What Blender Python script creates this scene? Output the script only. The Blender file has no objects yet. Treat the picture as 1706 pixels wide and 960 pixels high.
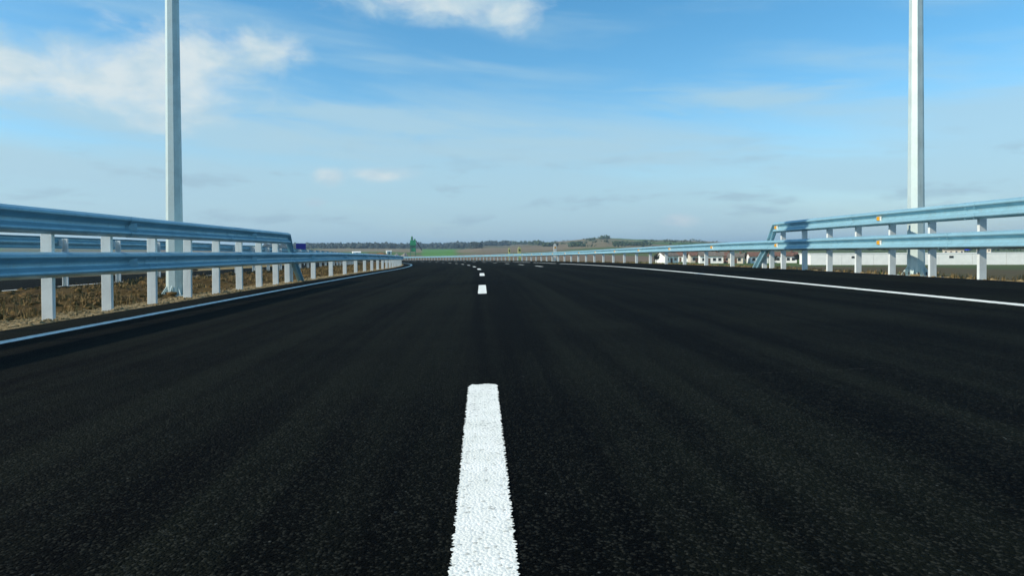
import bpy, bmesh, math, random
import numpy as np
from mathutils import Vector, Matrix, Quaternion, noise as mnoise

random.seed(7)
rng = np.random.default_rng(7)
D = bpy.data
C = bpy.context.scene.collection
sc = bpy.context.scene

# ------------------------------------------------------------------ camera
EYE = 0.71
YAW, PITCH, ROLL = math.radians(2.5), math.radians(0.6), 0.0055
FPX = 1140.0
cam_d = D.cameras.new('camera')
cam = D.objects.new('camera', cam_d)
C.objects.link(cam)
cam_d.sensor_fit = 'HORIZONTAL'
cam_d.sensor_width = 36.0
cam_d.lens = 36.0 * FPX / 1706.0
cam_d.shift_y = -0.0282
cam_d.clip_start = 0.05
cam_d.clip_end = 20000
cam.matrix_world = (Matrix.Translation((0, 0, EYE)) @ Matrix.Rotation(-YAW, 4, 'Z')
                    @ Matrix.Rotation(math.pi / 2 - PITCH, 4, 'X') @ Matrix.Rotation(-ROLL, 4, 'Z'))
sc.camera = cam

# ------------------------------------------------------------------ sun
SUN_EL = math.radians(33.4)
LAZ = math.radians(15.4)                      # light travels to +X, a little to +Y
ldir = Vector((math.cos(LAZ) * math.cos(SUN_EL), math.sin(LAZ) * math.cos(SUN_EL), -math.sin(SUN_EL)))
sun_d = D.lights.new('sun', 'SUN')
sun_d.energy = 5.0
sun_d.angle = math.radians(0.5)
sun_d.color = (1.0, 0.93, 0.77)
sun = D.objects.new('sun', sun_d)
C.objects.link(sun)
sun.rotation_euler = ldir.to_track_quat('-Z', 'Y').to_euler()
sun.location = (-40, -15, 40)

# ------------------------------------------------------------------ node helper
class NT:
    def __init__(self, tree):
        self.t = tree
        tree.nodes.clear()
    def n(self, kind, **kw):
        nd = self.t.nodes.new(kind)
        for k, v in kw.items():
            setattr(nd, k, v)
        return nd
    def put(self, sock, v):
        if isinstance(v, bpy.types.NodeSocket):
            self.t.links.new(v, sock)
        else:
            sock.default_value = v
    def m(self, op, a, b=None, c=None, clamp=False):
        nd = self.n('ShaderNodeMath', operation=op, use_clamp=clamp)
        for i, v in enumerate((a, b, c)):
            if v is not None:
                self.put(nd.inputs[i], v)
        return nd.outputs[0]
    def ss(self, x, lo, hi, a=0.0, b=1.0):
        nd = self.n('ShaderNodeMapRange', interpolation_type='SMOOTHSTEP')
        for i, v in enumerate((x, lo, hi, a, b)):
            self.put(nd.inputs[i], v)
        return nd.outputs[0]
    def lin(self, x, lo, hi, a=0.0, b=1.0):
        nd = self.n('ShaderNodeMapRange')
        for i, v in enumerate((x, lo, hi, a, b)):
            self.put(nd.inputs[i], v)
        return nd.outputs[0]
    def comb(self, x, y, z=0.0):
        nd = self.n('ShaderNodeCombineXYZ')
        for i, v in enumerate((x, y, z)):
            self.put(nd.inputs[i], v)
        return nd.outputs[0]
    def sep(self, v):
        nd = self.n('ShaderNodeSeparateXYZ')
        self.put(nd.inputs[0], v)
        return nd.outputs
    def noise(self, vec, scale, detail=4.0, rough=0.55, dist=0.0):
        nd = self.n('ShaderNodeTexNoise')
        self.put(nd.inputs['Vector'], vec)
        nd.inputs['Scale'].default_value = scale
        nd.inputs['Detail'].default_value = detail
        nd.inputs['Roughness'].default_value = rough
        nd.inputs['Distortion'].default_value = dist
        return nd.outputs[0]
    def vor(self, vec, scale, feature='F1', out=0):
        nd = self.n('ShaderNodeTexVoronoi', feature=feature)
        self.put(nd.inputs['Vector'], vec)
        nd.inputs['Scale'].default_value = scale
        return nd.outputs[out]
    def mix(self, f, a, b):
        nd = self.n('ShaderNodeMix', data_type='RGBA')
        self.put(nd.inputs['Factor'], f)
        for nm, v in (('A', a), ('B', b)):
            s = [q for q in nd.inputs if q.name == nm and q.type == 'RGBA'][0]
            if not isinstance(v, bpy.types.NodeSocket) and len(v) == 3:
                v = (*v, 1)
            self.put(s, v)
        return [q for q in nd.outputs if q.type == 'RGBA'][0]
    def bump(self, h, dist, strength=1.0, normal=None):
        nd = self.n('ShaderNodeBump')
        nd.inputs['Distance'].default_value = dist
        self.put(nd.inputs['Strength'], strength)
        self.put(nd.inputs['Height'], h)
        if normal is not None:
            self.put(nd.inputs['Normal'], normal)
        return nd.outputs[0]

# ------------------------------------------------------------------ world: sky with clouds
world = D.worlds.new('World')
sc.world = world
world.use_nodes = True
w = NT(world.node_tree)
sky = w.n('ShaderNodeTexSky', sky_type='NISHITA')
sky.sun_disc = False
sky.sun_elevation = SUN_EL
sky.sun_rotation = math.atan2(-ldir.x, -ldir.y) % (2 * math.pi)
sky.altitude = 100
sky.air_density = 1.0
sky.dust_density = 0.35
sky.ozone_density = 2.6
gen = w.n('ShaderNodeTexCoord').outputs['Generated']
sx, sy, sz = w.sep(gen)
DEG = 57.29578
AZ = w.m('MULTIPLY', w.m('ARCTAN2', sx, sy), DEG)
EL = w.m('MULTIPLY', w.m('ARCSINE', sz), DEG)
# cumulus banks, placed by direction (azimuth, elevation, half width, half height)
blobs = [(-25.5, 12.8, 8.4, 3.5), (-22.0, 15.0, 4.8, 2.6), (-18.0, 15.6, 4.4, 1.9), (-29.0, 11.9, 4.0, 1.5),
         (-35.0, 12.4, 5.0, 2.4), (-41.0, 11.6, 4.0, 2.0), (-3.0, 20.4, 9.0, 2.1), (2.2, 19.4, 3.0, 1.8),
         (-12.2, 6.2, 1.5, 0.75), (-8.6, 6.4, 3.2, 0.7), (-13.5, 4.0, 1.0, 0.45),
         (16.1, 2.5, 1.7, 0.6), (1.0, 26, 20, 3), (60, 18, 14, 4),
         (-75, 20, 16, 5), (110, 14, 18, 4), (-120, 16, 16, 4), (165, 20, 22, 5)]
fmax = None
pd = w.comb(AZ, EL)
for (a0, e0, ra, re) in blobs:
    dx = w.m('DIVIDE', w.m('SUBTRACT', AZ, a0), ra)
    dy = w.m('DIVIDE', w.m('SUBTRACT', EL, e0), re)
    d = w.m('SQRT', w.m('ADD', w.m('MULTIPLY', dx, dx), w.m('MULTIPLY', dy, dy)))
    f = w.m('SUBTRACT', 1.0, d)
    fmax = f if fmax is None else w.m('SMOOTH_MAX', fmax, f, 0.25)
P1 = w.comb(w.m('MULTIPLY', AZ, 0.11), w.m('MULTIPLY', EL, 0.20))
nA = w.noise(P1, 1.7, 10.0, 0.60, 0.3)
cum = w.ss(w.m('ADD', fmax, w.m('MULTIPLY', w.m('SUBTRACT', nA, 0.5), 2.2)), -0.22, 0.80)
# thin stretched veils, thickening towards the horizon
P2 = w.comb(w.m('MULTIPLY', AZ, 0.022), w.m('ADD', w.m('MULTIPLY', EL, 0.17), w.m('MULTIPLY', AZ, 0.016)))
nB = w.noise(P2, 1.5, 7.0, 0.52, 0.3)
bandlow = w.ss(EL, 17.0, 3.5)
veil = w.m('MULTIPLY', w.ss(w.m('ADD', nB, w.m('MULTIPLY', bandlow, 0.26)), 0.45, 0.78), 0.70)
P3 = w.comb(w.m('MULTIPLY', AZ, 0.16), w.m('MULTIPLY', EL, 0.6), 3.0)
nC = w.noise(P3, 1.0, 6.0, 0.55, 0.2)
puff = w.m('MULTIPLY', w.ss(nC, 0.53, 0.70), w.m('MULTIPLY', w.ss(EL, 10.5, 5.0), w.ss(EL, 0.6, 2.4)))
hz = w.m('MULTIPLY', w.ss(EL, 11.0, -1.0), 0.62)
# long thin streaks of cirrus
streaks = [(-24, 9.6, 26, 1.5), (-8, 10.6, 17, 1.7), (4, 8.6, 18, 1.5), (21, 12.0, 9, 1.3), (-34, 6.2, 24, 1.8), (70, 11, 25, 2), (-90, 10, 25, 2), (140, 11, 30, 2), (-150, 9, 30, 2)]
smax = None
for (a0, e0, ra, re) in streaks:
    dx = w.m('DIVIDE', w.m('SUBTRACT', AZ, a0), ra)
    dy = w.m('DIVIDE', w.m('ADD', w.m('SUBTRACT', EL, e0), w.m('MULTIPLY', w.m('SUBTRACT', AZ, a0), 0.055)), re)
    d = w.m('SQRT', w.m('ADD', w.m('MULTIPLY', dx, dx), w.m('MULTIPLY', dy, dy)))
    f = w.m('SUBTRACT', 1.0, d)
    smax = f if smax is None else w.m('SMOOTH_MAX', smax, f, 0.2)
P5 = w.comb(w.m('MULTIPLY', AZ, 0.05), w.m('ADD', w.m('MULTIPLY', EL, 0.32), w.m('MULTIPLY', AZ, 0.018)), 7.0)
nE = w.noise(P5, 1.9, 9.0, 0.62, 0.45)
streak = w.m('MULTIPLY', w.ss(w.m('ADD', smax, w.m('MULTIPLY', w.m('SUBTRACT', nE, 0.5), 2.3)), -0.22, 0.72), 0.70)
# colours (radiance in the same scale as the sky texture)
sat = w.n('ShaderNodeHueSaturation')
w.put(sat.inputs['Color'], sky.outputs[0])
sat.inputs['Saturation'].default_value = 1.30
sat.inputs['Hue'].default_value = 0.487
sat.inputs['Value'].default_value = 1.72
K = 1.0
base = sat.outputs[0]
c_haze = (3.3, 5.1, 6.1, 1)
c_veil = (4.5, 6.6, 7.7, 1)
c_puff = (3.1, 4.4, 5.4, 1)
c_cum_lit = (7.3, 8.1, 8.2, 1)
c_cum_dark = (5.0, 6.7, 7.6, 1)
v1 = w.mix(hz, base, c_haze)
v2 = w.mix(streak, w.mix(veil, v1, c_veil), c_veil)
v3 = w.mix(w.m('MULTIPLY', puff, 0.42), v2, c_puff)
nD = w.noise(w.comb(w.m('MULTIPLY', AZ, 0.15), w.m('MULTIPLY', w.m('ADD', EL, 0.9), 0.26), 1.0), 1.4, 7.0, 0.55, 0.2)
ccol = w.mix(w.ss(nD, 0.36, 0.62), c_cum_dark, c_cum_lit)
v4 = w.mix(w.m('MULTIPLY', cum, 0.93), v3, ccol)
bg = w.n('ShaderNodeBackground')
w.put(bg.inputs['Color'], v4)
bg.inputs['Strength'].default_value = 0.102
wo = w.n('ShaderNodeOutputWorld')
w.t.links.new(bg.outputs[0], wo.inputs['Surface'])

sc.render.engine = 'CYCLES'
sc.view_settings.view_transform = 'Standard'
sc.view_settings.look = 'None'
sc.view_settings.gamma = 1
sc.view_settings.use_curve_mapping = False
sc.view_settings.exposure = 0.0

# ------------------------------------------------------------------ mesh helpers
class MB:
    def __init__(self):
        self.v, self.f = [], []
    def add(self, vs, fs):
        o = len(self.v)
        self.v += [tuple(p) for p in vs]
        self.f += [tuple(i + o for i in q) for q in fs]
    def box(self, x0, x1, y0, y1, z0, z1):
        self.add([(x0, y0, z0), (x1, y0, z0), (x1, y1, z0), (x0, y1, z0), (x0, y0, z1), (x1, y0, z1), (x1, y1, z1), (x0, y1, z1)],
                 [(3, 2, 1, 0), (4, 5, 6, 7), (0, 1, 5, 4), (1, 2, 6, 5), (2, 3, 7, 6), (3, 0, 4, 7)])
    def prism(self, poly, axis, a, b):
        # poly: 2D points, extruded along axis from a to b
        def p(q, t):
            return {'x': (t, q[0], q[1]), 'y': (q[0], t, q[1]), 'z': (q[0], q[1], t)}[axis]
        n = len(poly)
        vs = [p(q, a) for q in poly] + [p(q, b) for q in poly]
        fs = [(i, (i + 1) % n, (i + 1) % n + n, i + n) for i in range(n)]
        fs += [tuple(range(n - 1, -1, -1)), tuple(range(n, 2 * n))]
        self.add(vs, fs)
    def tube(self, p0, p1, r0, r1, n=8, rot=0.0):
        p0, p1 = Vector(p0), Vector(p1)
        d = (p1 - p0).normalized()
        u = d.orthogonal().normalized() if abs(d.z) < 0.999 else Vector((1, 0, 0))
        v = d.cross(u)
        vs = []
        for p, r in ((p0, r0), (p1, r1)):
            for k in range(n):
                a = rot + 2 * math.pi * k / n
                vs.append(p + (u * math.cos(a) + v * math.sin(a)) * r)
        fs = [(i, (i + 1) % n, (i + 1) % n + n, i + n) for i in range(n)]
        fs += [tuple(range(n - 1, -1, -1)), tuple(range(n, 2 * n))]
        self.add(vs, fs)
    def mesh(self, name, mat=None, smooth=False, fix=True):
        me = D.meshes.new(name)
        me.from_pydata(self.v, [], self.f)
        if fix:
            bm = bmesh.new(); bm.from_mesh(me)
            bmesh.ops.recalc_face_normals(bm, faces=bm.faces)
            bm.to_mesh(me); bm.free()
        if smooth:
            me.polygons.foreach_set('use_smooth', [True] * len(me.polygons))
        if mat:
            me.materials.append(mat)
        return me
    def build(self, name, mat, parent=None, smooth=False, fix=True):
        return obj(name, self.mesh(name, mat, smooth, fix), parent)

def obj(name, me, parent=None, mw=None):
    o = D.objects.new(name, me)
    C.objects.link(o)
    if parent:
        o.parent = parent
    if mw is not None:
        o.matrix_local = mw
    return o

def tag(o, label=None, cat=None, group=None, kind=None):
    if label: o['label'] = label
    if cat: o['category'] = cat
    if group: o['group'] = group
    if kind: o['kind'] = kind
    return o

def empty(name, loc=(0, 0, 0), rz=0.0):
    o = D.objects.new(name, None)
    C.objects.link(o)
    o.location = loc
    o.rotation_euler = (0, 0, rz)
    o.empty_display_size = 0.2
    return o

def np_mesh(name, V, F, mat, smooth=True):
    me = D.meshes.new(name)
    me.vertices.add(len(V))
    me.vertices.foreach_set('co', np.asarray(V, np.float32).ravel())
    F = np.asarray(F, np.int32)
    k = F.shape[1]
    me.loops.add(F.size)
    me.loops.foreach_set('vertex_index', F.ravel())
    me.polygons.add(len(F))
    me.polygons.foreach_set('loop_start', np.arange(0, F.size, k, dtype=np.int32))
    me.polygons.foreach_set('loop_total', np.full(len(F), k, np.int32))
    me.polygons.foreach_set('use_smooth', np.full(len(F), smooth, bool))
    me.update(calc_edges=True)
    me.validate()
    if mat:
        me.materials.append(mat)
    return me

def grid_faces(nu, nv):
    i = np.arange(nu - 1)[:, None] * nv + np.arange(nv - 1)[None, :]
    i = i.ravel()
    return np.stack([i, i + nv, i + nv + 1, i + 1], 1)

# ------------------------------------------------------------------ road alignment
R, S0 = 440.0, 20.0        # straight to S0, then a left-hand curve
ECROSS = 0.020             # cross fall: the inside (left) lies lower
def grade(s):
    s = np.asarray(s, float)
    g, a, b = 0.0092, 14.0, 34.0
    t = np.clip((s - a) / (b - a), 0, 1)
    return -g * (0.5 * (b - a) * t * t + np.maximum(s - b, 0))
def zprof(n):
    return np.interp(n, [-60, -23.5, -22, -11.6, -8.3, -6.2, -5.1, 8.8, 9.3, 11.0, 13.0, 20.0, 32.0, 60],
                     [-3.2, -0.56, -0.40, -0.19, -0.22, -0.16, -5.1 * ECROSS, 8.8 * ECROSS, 0.14, 0.02, -0.35, -2.5, -3.6, -3.8])
def P(s, n, h=0.0):
    s = np.asarray(s, float); n = np.asarray(n, float)
    phi = np.maximum(s - S0, 0) / R
    r = R + n
    x = np.where(s <= S0, n, -R + r * np.cos(phi))
    y = np.where(s <= S0, s, S0 + r * np.sin(phi))
    return np.stack(np.broadcast_arrays(x, y, grade(s) + zprof(n) + h), -1)
def head(s):
    return max(s - S0, 0) / R
def sn_of(X, Y):
    ang = np.arctan2(Y - S0, X + R)
    rr = np.hypot(Y - S0, X + R)
    curved = (Y > S0)
    return np.where(curved, S0 + R * ang, Y), np.where(curved, rr - R, X)
def sweep(name, ns, ss, mat, h=0.0, disp=None, parent=None, smooth=True):
    S, N = np.meshgrid(np.asarray(ss, float), np.asarray(ns, float), indexing='ij')
    hh = h if disp is None else h + disp(S, N)
    V = P(S, N, hh).reshape(-1, 3)
    F = grid_faces(len(ss), len(ns))[:, ::-1]
    me = np_mesh(name, V, F, mat, smooth)
    ca = me.color_attributes.new('sn', 'FLOAT_COLOR', 'POINT')
    ca.data.foreach_set('color', np.stack([N, S, 0 * N, 0 * N + 1], -1).astype(np.float32).ravel())
    return obj(name, me, parent)
def frame(s, n, h=0.0):
    p = P(s, n, h)
    sl = (float(grade(s + 0.5)) - float(grade(s - 0.5)))
    return Matrix.Translation(Vector(p.tolist())) @ Matrix.Rotation(head(s), 4, 'Z'), sl
SS = np.concatenate([np.arange(-12, 14, 2.0), np.arange(14, 60, 1.0), np.arange(60, 430, 3.0)])

# ------------------------------------------------------------------ materials
def mat(name):
    m = D.materials.new(name)
    m.use_nodes = True
    t = NT(m.node_tree)
    b = t.n('ShaderNodeBsdfPrincipled')
    o = t.n('ShaderNodeOutputMaterial')
    t.t.links.new(b.outputs[0], o.inputs['Surface'])
    return m, t, b
def pos(t):
    return t.n('ShaderNodeNewGeometry').outputs['Position']
def ocoord(t):
    return t.n('ShaderNodeTexCoord').outputs['Object']

def simple(name, col, rough=0.6, metal=0.0, var=0.12, scale=6.0, bump=0.0, bscale=60.0):
    m, t, b = mat(name)
    p = ocoord(t)
    nz = t.noise(p, scale, 5.0)
    c2 = tuple(max(0, c * (1 - var * 2)) for c in col)
    c3 = tuple(min(1, c * (1 + var)) for c in col)
    t.put(b.inputs['Base Color'], t.mix(t.ss(nz, 0.3, 0.7), c2, c3))
    b.inputs['Roughness'].default_value = rough
    b.inputs['Metallic'].default_value = metal
    if bump:
        t.put(b.inputs['Normal'], t.bump(t.noise(p, bscale, 4.0), bump))
    return m

# asphalt
def make_asphalt():
    m, t, b = mat('asphalt')
    p = pos(t)
    X, Y, Z = t.sep(p)
    cell = t.n('ShaderNodeTexVoronoi', feature='F1')
    t.put(cell.inputs['Vector'], p)
    cell.inputs['Scale'].default_value = 125.0
    cell2 = t.n('ShaderNodeTexVoronoi', feature='F1')
    t.put(cell2.inputs['Vector'], p)
    cell2.inputs['Scale'].default_value = 62.0
    nz = t.noise(p, 240.0, 3.0, 0.6)
    nm = t.noise(p, 26.0, 3.0, 0.6)
    h = t.m('ADD', t.m('MULTIPLY', t.m('SUBTRACT', 1.0, cell.outputs['Distance']), 0.7),
            t.m('ADD', t.m('MULTIPLY', t.m('SUBTRACT', 1.0, cell2.outputs['Distance']), 0.6),
                t.m('ADD', t.m('MULTIPLY', nz, 0.35), t.m('MULTIPLY', nm, 0.5))))
    # paver passes and tyre wear: long streaks across the width
    sn = t.sep(t.n('ShaderNodeAttribute', attribute_name='sn').outputs['Vector'])
    st = t.noise(t.comb(sn[0], t.m('MULTIPLY', sn[1], 0.012), 0.0), 1.5, 4.0, 0.6)
    st2 = t.noise(t.comb(sn[0], t.m('MULTIPLY', sn[1], 0.02), 4.0), 7.0, 3.0, 0.6)
    st3 = t.noise(t.comb(t.m('MULTIPLY', sn[0], 0.15), sn[1], 9.0), 0.9, 3.0, 0.6)
    patch = t.noise(p, 0.35, 4.0, 0.55)
    tone = t.m('ADD', t.m('MULTIPLY', st, 0.5), t.m('ADD', t.m('MULTIPLY', st2, 0.22), t.m('ADD', t.m('MULTIPLY', patch, 0.16), t.m('MULTIPLY', st3, 0.12))))
    base = t.mix(t.ss(tone, 0.44, 0.57), (0.0001, 0.0002, 0.0002), (0.0048, 0.0060, 0.0036))
    # each stone its own grey; a few pale chips
    cs = t.sep(cell.outputs['Color'])[0]
    base = t.mix(t.m('MULTIPLY', t.ss(cs, 0.70, 0.96), t.ss(tone, 0.40, 0.60, 0.4, 0.7)), base, (0.029, 0.031, 0.026))
    chips = t.m('MULTIPLY', t.m('GREATER_THAN', t.sep(cell2.outputs['Color'])[1], 0.9955), t.ss(cell2.outputs['Distance'], 0.36, 0.1))
    base = t.mix(t.m('MULTIPLY', chips, t.noise(p, 3.0, 2.0)), base, (0.13, 0.14, 0.13))
    # chalky scuff across the lane
    band = t.m('MULTIPLY', t.ss(t.m('ABSOLUTE', t.m('SUBTRACT', Y, t.m('ADD', 3.62, t.m('MULTIPLY', X, 0.06)))), 0.022, 0.0),
               t.m('MULTIPLY', t.ss(X, 0.9, 1.4), t.ss(X, 2.9, 2.4)))
    base = t.mix(t.m('MULTIPLY', band, t.ss(t.noise(p, 60.0, 2.0), 0.50, 0.70)), base, (0.035, 0.036, 0.032))
    t.put(b.inputs['Base Color'], base)
    t.put(b.inputs['Roughness'], t.lin(cs, 0, 1, 0.80, 1.0))
    b.inputs['Specular IOR Level'].default_value = 0.04
    t.put(b.inputs['Normal'], t.bump(h, 0.0085, 1.0))
    return m
M_ASPHALT = make_asphalt()

def make_paint(name='line_paint', worn=0.0):
    m, t, b = mat(name)
    p = pos(t)
    cell = t.n('ShaderNodeTexVoronoi', feature='F1')
    t.put(cell.inputs['Vector'], p)
    cell.inputs['Scale'].default_value = 105.0
    nz = t.noise(p, 180.0, 4.0, 0.65)
    nm = t.noise(p, 7.0, 5.0, 0.6)
    c = t.mix(t.ss(nm, 0.3, 0.7), (0.76, 0.76, 0.69), (0.86, 0.85, 0.79))
    pit = t.m('MULTIPLY', t.ss(nz, 0.60, 0.74), 0.55)
    c = t.mix(pit, c, (0.40, 0.45, 0.42))
    dirt = t.noise(t.comb(t.m('MULTIPLY', t.sep(p)[0], 14.0), t.m('MULTIPLY', t.sep(p)[1], 2.2), 0.0), 1.0, 6.0, 0.65)
    c = t.mix(t.m('MULTIPLY', t.ss(dirt, 0.5, 0.72), 0.28), c, (0.48, 0.48, 0.43))
    hole = t.m('MULTIPLY', t.m('GREATER_THAN', t.sep(cell.outputs['Color'])[0], 0.94), 0.5)
    c = t.mix(hole, c, (0.16, 0.17, 0.16))
    t.put(b.inputs['Base Color'], c)
    b.inputs['Roughness'].default_value = 0.72
    b.inputs['Specular IOR Level'].default_value = 0.25
    h = t.m('ADD', t.m('MULTIPLY', t.m('SUBTRACT', 1.0, cell.outputs['Distance']), 0.8), t.m('MULTIPLY', nz, 0.5))
    t.put(b.inputs['Normal'], t.bump(h, 0.0028, 0.9))
    return m
M_PAINT = make_paint()

def make_galv(name, col, metal, rough):
    m, t, b = mat(name)
    p = pos(t)
    sp = t.vor(p, 38.0, 'F1', 1)
    spv = t.sep(sp)[0]
    nz = t.noise(p, 3.0, 6.0, 0.6)
    runs = t.noise(t.comb(t.m('MULTIPLY', t.sep(p)[0], 9.0), t.m('MULTIPLY', t.sep(p)[1], 9.0), t.m('MULTIPLY', t.sep(p)[2], 1.2)), 1.6, 5.0)
    c = t.mix(t.m('MULTIPLY', t.ss(nz, 0.35, 0.7), 0.5), col, tuple(x * 0.72 for x in col))
    c = t.mix(t.m('MULTIPLY', spv, 0.16), c, tuple(min(1, x * 1.2) for x in col))
    c = t.mix(t.m('MULTIPLY', t.ss(runs, 0.55, 0.75), 0.22), c, (0.30, 0.31, 0.29))
    t.put(b.inputs['Base Color'], c)
    b.inputs['Metallic'].default_value = metal
    b.inputs['Specular IOR Level'].default_value = 0.12
    t.put(b.inputs['Roughness'], t.lin(nz, 0.3, 0.7, rough - 0.07, rough + 0.1))
    t.put(b.inputs['Normal'], t.bump(t.m('ADD', spv, t.m('MULTIPLY', nz, 2.0)), 0.0006, 0.5))
    return m
M_GALV = make_galv('galvanised_steel', (0.29, 0.51, 0.60), 0.36, 0.42)
M_POST = make_galv('galvanised_post', (0.70, 0.74, 0.73), 0.05, 0.50)
M_MAST = make_galv('galvanised_mast', (0.58, 0.68, 0.66), 0.35, 0.45)

def make_soil(name, cols, scale=9.0, bd=0.03):
    m, t, b = mat(name)
    p = pos(t)
    a = t.noise(p, scale, 8.0, 0.65)
    c = t.noise(p, scale * 0.12, 4.0, 0.6)
    g = t.noise(p, scale * 7, 3.0, 0.6)
    col = t.mix(t.ss(a, 0.35, 0.65), cols[0], cols[1])
    col = t.mix(t.m('MULTIPLY', t.ss(c, 0.4, 0.65), 0.7), col, cols[2])
    col = t.mix(t.m('MULTIPLY', t.ss(g, 0.55, 0.75), 0.5), col, tuple(min(1, x * 1.9) for x in cols[1]))
    t.put(b.inputs['Base Color'], col)
    b.inputs['Roughness'].default_value = 0.95
    b.inputs['Specular IOR Level'].default_value = 0.1
    t.put(b.inputs['Normal'], t.bump(t.m('ADD', a, t.m('MULTIPLY', g, 0.4)), bd, 1.0))
    return m
M_SOIL = make_soil('median_soil', [(0.040, 0.025, 0.009), (0.110, 0.068, 0.024), (0.068, 0.048, 0.016)])
M_GRAVEL = make_soil('tan_gravel', [(0.20, 0.145, 0.075), (0.34, 0.26, 0.145), (0.17, 0.13, 0.06)], 22.0, 0.02)
M_VERGE = make_soil('dry_verge', [(0.17, 0.12, 0.055), (0.29, 0.21, 0.10), (0.10, 0.10, 0.035)], 6.0, 0.04)
M_CLOD = make_soil('soil_clod', [(0.075, 0.046, 0.018), (0.17, 0.105, 0.042), (0.10, 0.075, 0.028)], 14.0, 0.01)
M_CONC = simple('concrete', (0.42, 0.42, 0.40), 0.85, 0, 0.15, 8.0, 0.004, 90)
M_AMBER = simple('amber_lens', (0.80, 0.36, 0.02), 0.25, 0, 0.05)
M_WHITELENS = simple('white_lens', (0.80, 0.78, 0.72), 0.3, 0, 0.05)
M_DARK = simple('dark_steel', (0.045, 0.05, 0.055), 0.5, 0.4, 0.1)

# ------------------------------------------------------------------ terrain (one sheet to the horizon)
def lerp(a, b, t): return a + (b - a) * t
def sstep(x, a, b):
    t = np.clip((x - a) / (b - a), 0, 1)
    return t * t * (3 - 2 * t)
def vnoise(x, y, seed=0):
    # smooth value noise, vectorised
    xi = np.floor(x).astype(np.int64); yi = np.floor(y).astype(np.int64)
    fx = x - xi; fy = y - yi
    fx = fx * fx * (3 - 2 * fx); fy = fy * fy * (3 - 2 * fy)
    def hsh(a, b):
        q = (a * 374761393 + b * 668265263 + seed * 2147483647) & 0xffffffff
        q = ((q ^ (q >> 13)) * 1274126177) & 0xffffffff
        return ((q ^ (q >> 16)) & 0xffff) / 65535.0
    return lerp(lerp(hsh(xi, yi), hsh(xi + 1, yi), fx), lerp(hsh(xi, yi + 1), hsh(xi + 1, yi + 1), fx), fy)
def fbm(x, y, o=4, seed=0):
    s, a, tot = 0, 1.0, 0
    for k in range(o):
        s = s + a * vnoise(x * 2 ** k + 17.3 * k, y * 2 ** k + 9.1 * k, seed + k)
        tot += a; a *= 0.5
    return s / tot
def az_of_px(px): return math.atan((px - 853) / FPX) + YAW
SKYX = [0, 300, 480, 560, 650, 720, 770, 800, 840, 880, 920, 960, 990, 1010, 1040, 1080, 1140, 1200, 1300, 1450, 1706]
SKYY = [409, 408, 409, 408, 408, 409, 407, 404, 405.5, 404, 403.0, 399.5, 396.5, 395.5, 397.5, 399.0, 400.0, 403, 406, 404, 405]
RIDG = [2600, 2600, 2600, 2600, 2600, 2600, 2500, 2050, 1900, 1750, 1650, 1600, 1600, 1600, 1650, 1700, 1800, 1900, 2100, 2300, 2400]
SKA = np.array([az_of_px(x) for x in SKYX])
def horizon_y(az):        # where eye level lies in the picture, for calibration of the skyline heights
    return 420.0 - ROLL * FPX * np.tan(np.clip(az, -1, 1))
def terrain(X, Y):
    az = np.arctan2(X, Y); r = np.hypot(X, Y)
    aa = np.clip(az, SKA[0], SKA[-1])
    el = (horizon_y(aa) - np.interp(aa, SKA, SKYY)) / FPX * np.cos(aa - YAW)
    el = np.where(np.abs(az) > 0.75, 0.010 + 0.008 * fbm(az * 3 + 9, az * 0 + 2, 3), el)
    r0 = np.interp(aa, SKA, RIDG)
    hr = EYE + el * r0
    base = -3.2 - 1.1 * sstep(r, 90, 260)
    t = np.clip((r - 430) / (r0 - 430), 0, 1)
    h = base + (hr - base) * t ** 1.15
    amp = 4.0 * sstep(r, 500, 1200) * (1 - sstep(r, 0.85 * r0, r0) * 0.6)
    h = h + amp * (fbm(X / 260, Y / 260, 4, 3) - 0.5) * 2
    over = r > r0
    h = np.where(over, hr - (r - r0) * 0.035, h)
    # hollow under the road corridor
    s, n = sn_of(X, Y)
    low = grade(np.clip(s, -50, 430)) + zprof(np.clip(n, -60, 60)) - 0.45
    corr = sstep(np.abs(n + 7), 48, 30) * np.where(s < 425, 1, 0)
    h = lerp(h, np.minimum(h, low), corr)
    return h
def project_y(X, Y, Z):
    p = cam.matrix_world.inverted() @ Vector((X, Y, Z))
    return 853 + FPX * p.x / -p.z, 480 - FPX * p.y / -p.z - 0.0282 * 1706
def ground_hit(px, y, rmin=60, rmax=2600):
    """the point of the terrain seen at a pixel (first hit going outward)"""
    a = az_of_px(px)
    rs = np.geomspace(rmin, rmax, 400)
    X, Y = rs * math.sin(a), rs * math.cos(a)
    Z = terrain(X, Y)
    for k in range(len(rs)):
        if project_y(X[k], Y[k], Z[k])[1] <= y:
            return X[k], Y[k], Z[k], rs[k]
    return None

az = np.concatenate([np.radians(np.arange(-180, -44, 3.0)), np.radians(np.arange(-44, 50, 0.14)), np.radians(np.arange(50, 180.1, 3.0))])
rr = np.concatenate([[0.5, 6, 12, 18, 24], np.geomspace(30, 3400, 150), [5000, 9000]])
A, RR = np.meshgrid(az, rr, indexing='ij')
TX, TY = RR * np.sin(A), RR * np.cos(A)
TZ = terrain(TX, TY)
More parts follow.
